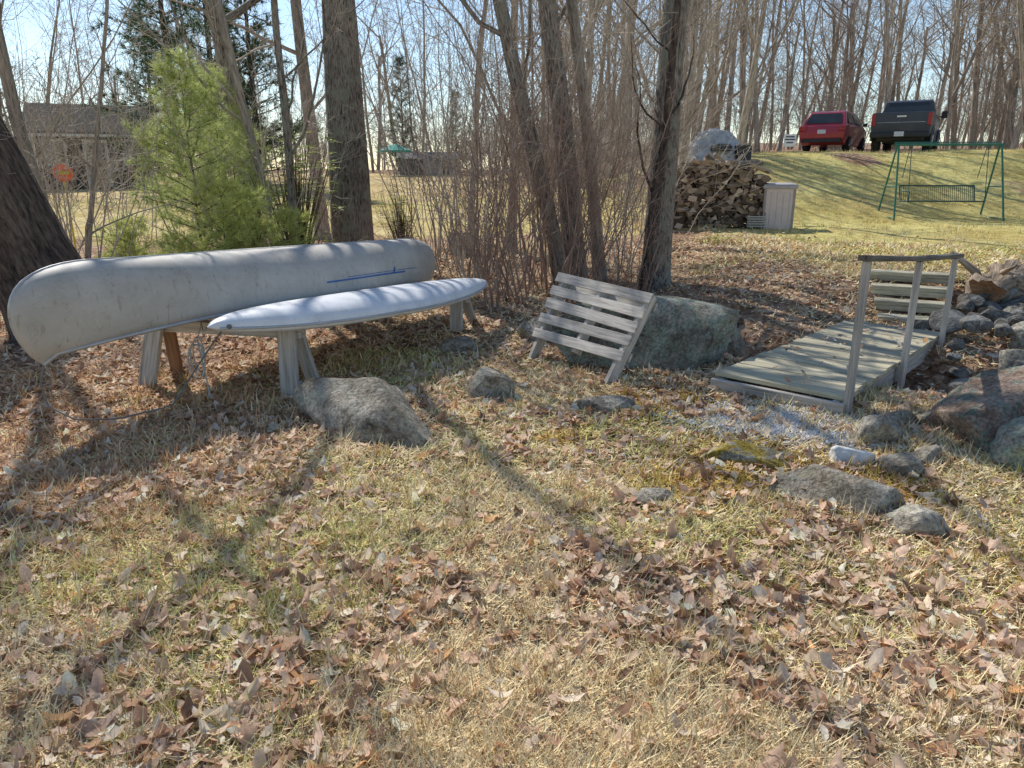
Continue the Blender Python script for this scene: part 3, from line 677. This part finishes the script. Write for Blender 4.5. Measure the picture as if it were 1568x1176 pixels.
v=[(0,0,2.35)]+[(1.2*math.cos(t),1.2*math.sin(t),1.9) for t in a]+[(1.2*math.cos(t),1.2*math.sin(t),1.78) for t in a]
m.add(v,[np.array([[0,1+i,1+(i+1)%K] for i in range(K)]),np.array([[1+i,1+(i+1)%K,1+K+(i+1)%K,1+K+i] for i in range(K)])]); m.obj('canopy',[simple('teal_canvas',(.03,.36,.28),.8)],False,parent=um)
m=MB(); tube(m,[(0,0,0),(0,0,2.35)],.03,6); m.obj('pole',[M_blackp],parent=um)
gs=empty('garden_shed',(-6.0,56,h(-6.0,56)-.3),.1); m=MB(); prism(m,[(-1,0),(-1,1.3),(0,1.7),(1,1.3),(1,0)],2.2); m.obj('walls',[simple('shed_grey',(.13,.14,.15),.8)],False,parent=gs)
m=MB()
for s in (-1,1): plank(m,(-2.4,s*.55,1.56),(2.4,s*.55,1.56),1.25,.06,(0,s*.38,.92))
m.obj('roof',[simple('shed_roof',(.2,.2,.2),.8)],False,parent=gs)
m=MB(); box(m,(0,-1.02,.7),(.9,.03,1.3)); m.obj('door',[simple('shed_door',(.3,.3,.3),.7)],False,parent=gs)
os_=empty('orange_marker_sign',(-7.2,12.2,h(-7.2,12.2)),.3); m=MB(); t=np.arange(20)*6.283/20
m.add([(.15*math.cos(q),0,1.6+.14*math.sin(q)) for q in t]+[(.15*math.cos(q),.01,1.6+.14*math.sin(q)) for q in t],[np.arange(20)[None,:],(np.arange(20)+20)[None,::-1]]); m.obj('disc',[simple('orange_paint',(.8,.16,.04),.5)],False,parent=os_)
m=MB(); tube(m,[(0,.03,-.1),(0,.03,1.75)],.015,6); box(m,(0,-.01,1.6),(.2,.008,.05)); m.obj('stake',[simple('yellow_paint',(.6,.5,.05),.6)],False,parent=os_)
# ------------------------------------------------------------------ trees
def grow(mb,rs,p,d,L,r,lv,P):
    ns=P['seg'][lv]; sd=P['sides'][lv]; pts=[np.array(p,float)]; d=np.array(d,float); d/=np.linalg.norm(d); dirs=[d]; d0=d
    st=L/ns
    for k in range(ns):
        d=d+rs.randn(3)*P['wob'][lv]; d[2]+=P['up'][lv]
        if lv==0: d=d*.75+d0*.25
        d/=np.linalg.norm(d); pts.append(pts[-1]+d*st); dirs.append(d)
    pts=np.array(pts); tt=np.linspace(0,1,ns+1)
    rad=r*(1-tt*(P['tap'] if lv==0 else .8)); rad=np.maximum(rad,P['rmin'])
    if lv==0 and P.get('flare'):
        pts=np.concatenate([[pts[0]-np.array([0,0,.25])],[pts[0]],[pts[0]+(pts[1]-pts[0])*.2],[pts[0]+(pts[1]-pts[0])*.5],pts[1:]])
        rad=np.concatenate([[r*1.55],[r*1.38],[r*1.14],[r*1.03],rad[1:]])
        tube(mb,pts,rad,sd,0)
        v=mb.v[-1]; n=len(pts); c=np.repeat(pts,sd,0); a=np.tile(np.arange(sd),n); ring=np.repeat(np.arange(n),sd)
        k=1+.10*np.sin(a*2*math.pi/sd*5+1)*np.exp(-ring*.5)+.06*(vn(a*.8,ring*1.3,3)-.5)
        mb.v[-1]=c+(v-c)*k[:,None]
        pts=pts[3:].copy(); pts[0]=p
        rad=rad[3:]
    else: tube(mb,pts,rad,sd,0 if lv<2 else P.get('tm',0))
    if lv+1<len(P['seg']):
        n=P['n'][lv]; t0=P['t0'][lv]
        for k in range(n):
            t=t0+(1-t0)*(k+rs.rand())/n; f=t*ns; i=min(int(f),ns-1); q=pts[i]+(pts[i+1]-pts[i])*(f-i); dd=dirs[i+1]
            ax=np.cross(dd,rs.randn(3)); ax/=np.linalg.norm(ax); an=math.radians(P['ang'][lv]+rs.randn()*12)
            nd=dd*math.cos(an)+ax*math.sin(an); rr=(rad[i]*(1-(f-i))+rad[i+1]*(f-i))*P['rr'][lv]*(.6+.6*rs.rand())
            grow(mb,rs,q,nd,L*P['lr'][lv]*((1.15-.75*(t-t0)/(1-t0)) if not(lv==0 and P['fork']) else 1)*(.6+.7*rs.rand()),min(rr,rad[i]*.85),lv+1,P)
def tree(name,seed,p,d,Ht,r,mat,n=(9,5,3,2),t0=.25,link=True,rmin=.0028,flare=True,seg=(14,8,5,3,2),sides=(20,7,4,3,3),lr=(.30,.42,.42,.45),wob=.04,lv=4,rr0=.34,tap=.72,fork=False,ang0=48):
    rs=np.random.RandomState(seed); mb=MB()
    P=dict(seg=seg[:lv],sides=sides,wob=(wob,.14,.18,.2,.22),up=(0,.06,.05,.03,.02),rmin=rmin,flare=flare,n=n,t0=(t0,.15,.12,.1),ang=(ang0,45,45,45),rr=(rr0,.5,.5,.6),lr=lr,tm=1,tap=tap,fork=fork)
    grow(mb,rs,(0,0,0),d,Ht,r,0,P)
    if link: return mb.obj(name,[mat,M_twigl],loc=(p[0],p[1],h(p[0],p[1])-.02))
    return mb.mesh(name,[mat,M_twigl])
tree('oak_tree',1,(-2.62,12.2),(-.01,0,1),5.8,.36,M_bark,n=(9,7,5),t0=.72,tap=.42,fork=True,lr=(1.05,.36,.42),rr0=.58,wob=.02,ang0=38)
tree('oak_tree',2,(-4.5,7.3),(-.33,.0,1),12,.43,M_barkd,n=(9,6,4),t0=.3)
tree('maple_tree',3,(.75,10.5),(-.24,0,1),11,.12,M_bark,n=(10,6,5),t0=.22)
tree('maple_tree',4,(.98,10.7),(-.12,0,1),12,.16,M_bark,n=(10,6,5),t0=.25)
tree('maple_tree',5,(1.35,11.2),(-.13,0,1),11,.10,M_barkl,n=(9,6,4),t0=.25)
tree('oak_tree',6,(2.0,10.2),(.02,0,1),7,.20,M_bark,n=(10,6,5),t0=.5,wob=.02,tap=.45,fork=True,lr=(.7,.4,.42),rr0=.45,ang0=40)
tree('oak_tree',7,(1.78,9.9),(.03,0,1),6,.08,M_barkd,n=(9,6,4),t0=.2,wob=.04)
tree('oak_tree',8,(-4.25,12.4),(-.07,0,1),6.5,.18,M_bark,n=(9,7,5),t0=.55,tap=.45,fork=True,lr=(.9,.38,.42),rr0=.58,ang0=34)
tree('birch_tree',9,(-4.2,16.5),(-.03,0,1),13,.15,M_barkl,n=(12,6,5),t0=.2,wob=.02)
tree('maple_tree',10,(-3.05,10.4),(-.03,0,1),8,.065,M_bark,n=(11,6,4),t0=.2)
tree('maple_tree',11,(-3.35,10.6),(-.1,0,1),9,.07,M_barkl,n=(12,6,4),t0=.2)
tree('maple_tree',12,(-5.6,9.2),(-.1,0,1),10,.085,M_barkl,n=(13,7,4),t0=.12)
tree('maple_tree',13,(-6.8,9.8),(.1,0,1),10,.075,M_barkl,n=(13,7,4),t0=.12)
tree('maple_tree',14,(-5.0,8.4),(.25,0,1),4.5,.035,M_barkl,n=(10,6,4),t0=.12)
tree('maple_tree',15,(2.8,13.5),(.06,0,1),9,.08,M_barkl,n=(16,7,5),t0=.12,lr=(.4,.45,.45,.4))
tree('maple_tree',16,(.0,14.5),(.02,0,1),11,.09,M_barkl,n=(16,7,5),t0=.12,lr=(.4,.45,.45,.4))
tree('maple_tree',17,(4.4,20),(.03,0,1),12,.12,M_barkl,n=(14,7,5),t0=.15)
tree('maple_tree',18,(-.9,16),(.05,0,1),10,.07,M_barkl,n=(16,7,5),t0=.12)
tree('maple_tree',19,(5.0,27),(.05,0,1),11,.11,M_barkl,n=(16,7,5),t0=.12)
def shrub(name,seed,p,n,Ht,spread,mat,rb=.010,rmin=.0022):
    rs=np.random.RandomState(seed); mb=MB()
    P=dict(seg=(9,5,3),sides=(5,3,3),wob=(.12,.18,.2),up=(.02,.04,.02),rmin=rmin,n=(8,4),t0=(.25,.15),ang=(38,42),rr=(.55,.6),lr=(.38,.45),tap=.72,fork=False)
    for k in range(n):
        a=rs.rand()*6.28; q=(math.cos(a)*spread*rs.rand(),math.sin(a)*spread*rs.rand(),-.05); l=.1+.5*rs.rand()
        grow(mb,rs,q,(math.cos(a)*l,math.sin(a)*l,1),Ht*(.5+.6*rs.rand()),rb*(.6+.9*rs.rand()),0,P)
    return mb.obj(name,[mat],loc=(p[0],p[1],h(*p)))
for k,(x,y,n,Ht,spd,mt) in enumerate(((.2,9.2,18,2.8,.45,0),(.75,9.6,18,3.2,.4,0),(-.35,10.0,16,3.8,.5,1),(1.35,9.3,12,2.2,.4,0),(.9,11.6,16,4.8,.8,1),(-.9,12.5,16,5.0,.6,1),
    (-5.2,8.6,16,3.6,.6,1),(-6.6,9.4,16,4.0,.8,1),(-3.6,10.2,14,3.6,.8,1),(1.9,12.2,14,4.4,.7,1),(-7.5,11.5,14,4.6,1.2,1),(-1.4,9.6,10,1.8,.5,0),
    (-.6,11.0,16,4.2,.6,0),(.3,12.2,16,5.0,.7,1),(1.3,13.4,14,5,.8,1),(-1.5,14.2,14,5,.9,1),(2.6,15,12,4.4,.8,1),(.5,10.4,14,4.2,.3,0),(-4.5,13.5,14,4.6,1.2,1),(3.3,17.5,12,4,.8,1),(-.2,8.7,12,1.5,.5,0),(-8.2,16,14,4.5,1.4,1))):
    shrub('bare_shrub',31+k,(x,y),n,Ht,spd,M_twigl if mt else M_twig,.010)
def pine(seed,Ht,spread,tl,nn,w,step,c1,c2,r0,name='pine_tree',low=.12,sub=2):
    rs=np.random.RandomState(seed); mb=MB(); pts=np.array([(0.02*rs.randn(),0.02*rs.randn(),Ht*k/8) for k in range(9)]); pts[0]=0
    tube(mb,pts,r0*(1-np.linspace(0,1,9)*.9),8,0,False,np.array([.14,.11,.08]))
    z=Ht*low; T=[];Dv=[]
    while z<Ht:
        f=z/Ht; br=spread*(1-f)**.75*(.75+.4*rs.rand())+tl; nb=rs.randint(4,7)
        for k in range(nb):
            a=rs.rand()*6.28; d=np.array([math.cos(a),math.sin(a),.25+.3*f]); L=br*(.55+.55*rs.rand()); n=max(3,int(L/(tl*.9)))
            q=np.array([0,0,z]); P=[q]
            for s in range(n): d=d+rs.randn(3)*.08+[0,0,.02]; d/=np.linalg.norm(d); q=q+d*L/n; P.append(q)
            tube(mb,P,np.linspace(r0*.28*(1-f)+.003,.003,n+1),4,0,False,np.array([.14,.11,.08]))
            for s in range(1,n+1):
                if s/n<.25: continue
                T.append(P[s]);Dv.append(d)
                for m_ in range(sub):
                    dd=d+rs.randn(3)*.6; dd/=np.linalg.norm(dd); e=P[s]+dd*tl*1.8*(1.2-.6*s/n)*rs.rand(); T.append(e);Dv.append(dd)
        z+=step*(.7+.6*rs.rand())
    T=np.array(T);Dv=np.array(Dv); n=len(T)
    b=np.repeat(T,nn,0); dd=np.repeat(Dv,nn,0)*.9+rs.randn(n*nn,3)*.55; dd/=np.linalg.norm(dd,axis=1)[:,None]
    sd=np.cross(dd,rs.randn(n*nn,3)); sd/=np.linalg.norm(sd,axis=1)[:,None]; L=tl*(.7+.6*rs.rand(n*nn,1))
    v=np.stack([b-sd*w,b+sd*w,b+dd*L],1).reshape(-1,3); t=np.repeat(rs.rand(n,1),nn,0)
    c=np.array(c1)*(1-t)+np.array(c2)*t; mb.add(v,np.arange(n*nn*3).reshape(-1,3),0,None,np.repeat(c,3,0))
    return mb.mesh(name,[M_needle],False)
def place(name,me,p,rz=0,s=1,parent=None,z=None):
    o=bpy.data.objects.new(name,me); scene.collection.objects.link(o); o.location=(p[0],p[1],(h(*p) if z is None else z)-.05*s); o.rotation_euler=(0,0,rz); o.scale=(s,s,s)
    if parent: o.parent=parent
    return o
yp=pine(51,3.0,1.2,.12,14,.0036,.16,(.38,.45,.15),(.66,.70,.30),.03,name='young_pine_tree',sub=4)
place('young_pine_tree',yp,(-4.15,9.9),0,.97); place('young_pine_tree',yp,(-4.5,11.8),2,1.0)
yp2=pine(52,1.5,1.0,.11,14,.0032,.13,(.46,.51,.16),(.72,.74,.28),.02,name='young_pine_tree',sub=4)
place('young_pine_tree',yp2,(-3.6,9.3)); place('young_pine_tree',yp2,(-2.9,9.6),2,.75); place('young_pine_tree',yp2,(-4.7,9.2),4,.65)
bp=pine(53,15,3.2,.42,14,.016,.55,(.04,.075,.035),(.12,.17,.08),.22,name='spruce_tree',low=.05)
for x,y,s,rz in ((-15.6,36,1.0,0),(-17.5,46,1.1,2),(-13.2,40,.9,1),(-38,54,1.1,3),(-24,52,.8,2),(-8.5,60,.55,4),(-4.5,62,.4,5),(1,66,.4,6)): place('spruce_tree',bp,(x,y),rz,s)
def rhodo(seed,Ht,sp_,n,c1,c2):
    rs=np.random.RandomState(seed); mb=MB()
    for k in range(n):
        a=rs.rand()*6.28; e=np.array([math.cos(a)*sp_*rs.rand(),math.sin(a)*sp_*rs.rand(),Ht*(.35+.65*rs.rand())]); tube(mb,[(0,0,-.05),e*[.5,.5,.55],e],[.012,.008,.004],4,0,False,np.array([.16,.12,.09]))
        for w_ in range(3):
            c=e-np.array([0,0,.12*w_])+rs.randn(3)*.05
            for m_ in range(7):
                t=m_*.9+rs.rand(); d=np.array([math.cos(t),math.sin(t),-.1+.5*rs.rand()]); s=np.cross(d,[0,0,1]); s/=np.linalg.norm(s); L=.07+.05*rs.rand()
                v=[c,c+d*L*.5+s*.018,c+d*L-[0,0,.01],c+d*L*.5-s*.018]; tt=rs.rand(); mb.add(v,np.array([[0,1,2,3]]),0,None,np.tile(np.array(c1)*(1-tt)+np.array(c2)*tt,(4,1)))
    return mb.mesh('rhododendron_bush',[M_needle],False)
rh=rhodo(61,1.9,.6,80,(.22,.29,.08),(.58,.62,.19))
place('rhododendron_bush',rh,(-3.2,11.0),0,1.15); place('rhododendron_bush',rh,(-5.2,10.0),2,.6); place('rhododendron_bush',rh,(-2.0,13.5),3,.7); place('rhododendron_bush',rh,(-4.1,11.5),5,.9)
DF=empty('distant_forest')
var=[];varf=[]
for k in range(7):
    rs=np.random.RandomState(200+k)
    kw=dict(link=False,flare=False,sides=(7,4,3,3))
    fk=k%3==2
    var.append(tree('forest_tree',200+k,(0,0),(.10*rs.randn(),.10*rs.randn(),1),9 if fk else 17,.085+.08*rs.rand(),M_far,n=((7 if fk else 18),6 if not fk else 10,4),t0=.45 if fk else .12+.12*rs.rand(),rmin=.009,seg=(9,6,3,2),lr=(.85,.28,.45) if fk else (.24,.45,.5),wob=.05,lv=4,rr0=.5 if fk else .40,fork=fk,tap=.5 if fk else .75,ang0=30 if fk else 48,**kw))
for k in range(3):
    varf.append(tree('forest_tree_far',300+k,(0,0),(.03,.03*k,1),17,.14,M_far,n=(22,9),t0=.12,rmin=.016,seg=(8,4,2),lr=(.24,.45),wob=.04,lv=3,rr0=.4,**kw))
def fill(n,x0,x1,y0,y1,ok=lambda x,y:True,s0=.75,s1=1.15,vs=None):
    c=0; vs=vs or var
    while c<n:
        x=x0+(x1-x0)*R.rand(); y=y0+(y1-y0)*R.rand()
        if not ok(x,y): continue
        place('forest_tree',vs[R.randint(len(vs))],(x,y),R.rand()*6.28,s0+(s1-s0)*R.rand(),DF); c+=1
fill(105,1,48,33,58,lambda x,y: x<y*.85+4,.6,1.2)
fill(80,-70,75,58,90)
fill(105,-110,110,90,140,s0=.6,s1=.95,vs=varf)
fill(18,-40,-2,27,58,lambda x,y: not(-.72<x/y<-.46 and y<50) and not (-10<x<-1.5 and y<56))
fill(6,2,9,28.5,33)
us=shrub('u',81,(0,0),14,3.5,1.2,M_far,.012,.006); usm=us.data; bpy.data.objects.remove(us)
UB=empty('forest_underbrush')
for k in range(120):
    x=-55+110*R.rand(); y=33+36*R.rand()
    if x<0: y=56+14*R.rand()
    place('brush',usm,(x,y),R.rand()*6.28,.7+.9*R.rand(),UB)
for k in range(9): place('brush',usm,(1.2+2.8*R.rand(),19+8*R.rand()),R.rand()*6,.5+.4*R.rand(),UB)
for x,y,s in ((-16,28,.9),(-18.5,30,1.0),(-14,27,.8)): place('brush',usm,(x,y),x,s,UB)
# ------------------------------------------------------------------ light, world, camera
sd=Vector((-.50,.80,.88)).normalized(); el=math.asin(sd.z); az=math.atan2(sd.x,sd.y)
L=bpy.data.lights.new('sun','SUN'); L.energy=5.0; L.angle=math.radians(.5); L.color=(1,.96,.89); lo=bpy.data.objects.new('sun',L); scene.collection.objects.link(lo)
lo.rotation_euler=sd.to_track_quat('Z','Y').to_euler(); lo.location=(0,0,30)
w=bpy.data.worlds.new('World'); scene.world=w; w.use_nodes=True; nt=w.node_tree; sk=nt.nodes.new('ShaderNodeTexSky'); sk.sky_type='NISHITA'; sk.sun_disc=False
sk.sun_elevation=el; sk.sun_rotation=az%(2*math.pi); sk.air_density=1.0; sk.dust_density=.15; sk.ozone_density=1.5
nt.links.new(sk.outputs[0],nt.nodes['Background'].inputs[0]); nt.nodes['Background'].inputs[1].default_value=.15
cam=bpy.data.cameras.new('camera'); cam.lens=36*1120/1568; cam.sensor_width=36; cam.clip_end=1500; co=bpy.data.objects.new('camera',cam); scene.collection.objects.link(co)
co.location=(0,0,1.6); co.rotation_euler=(math.radians(90-16.3),0,0); scene.camera=co
scene.view_settings.view_transform='Standard'; scene.view_settings.look='None'; scene.view_settings.exposure=0
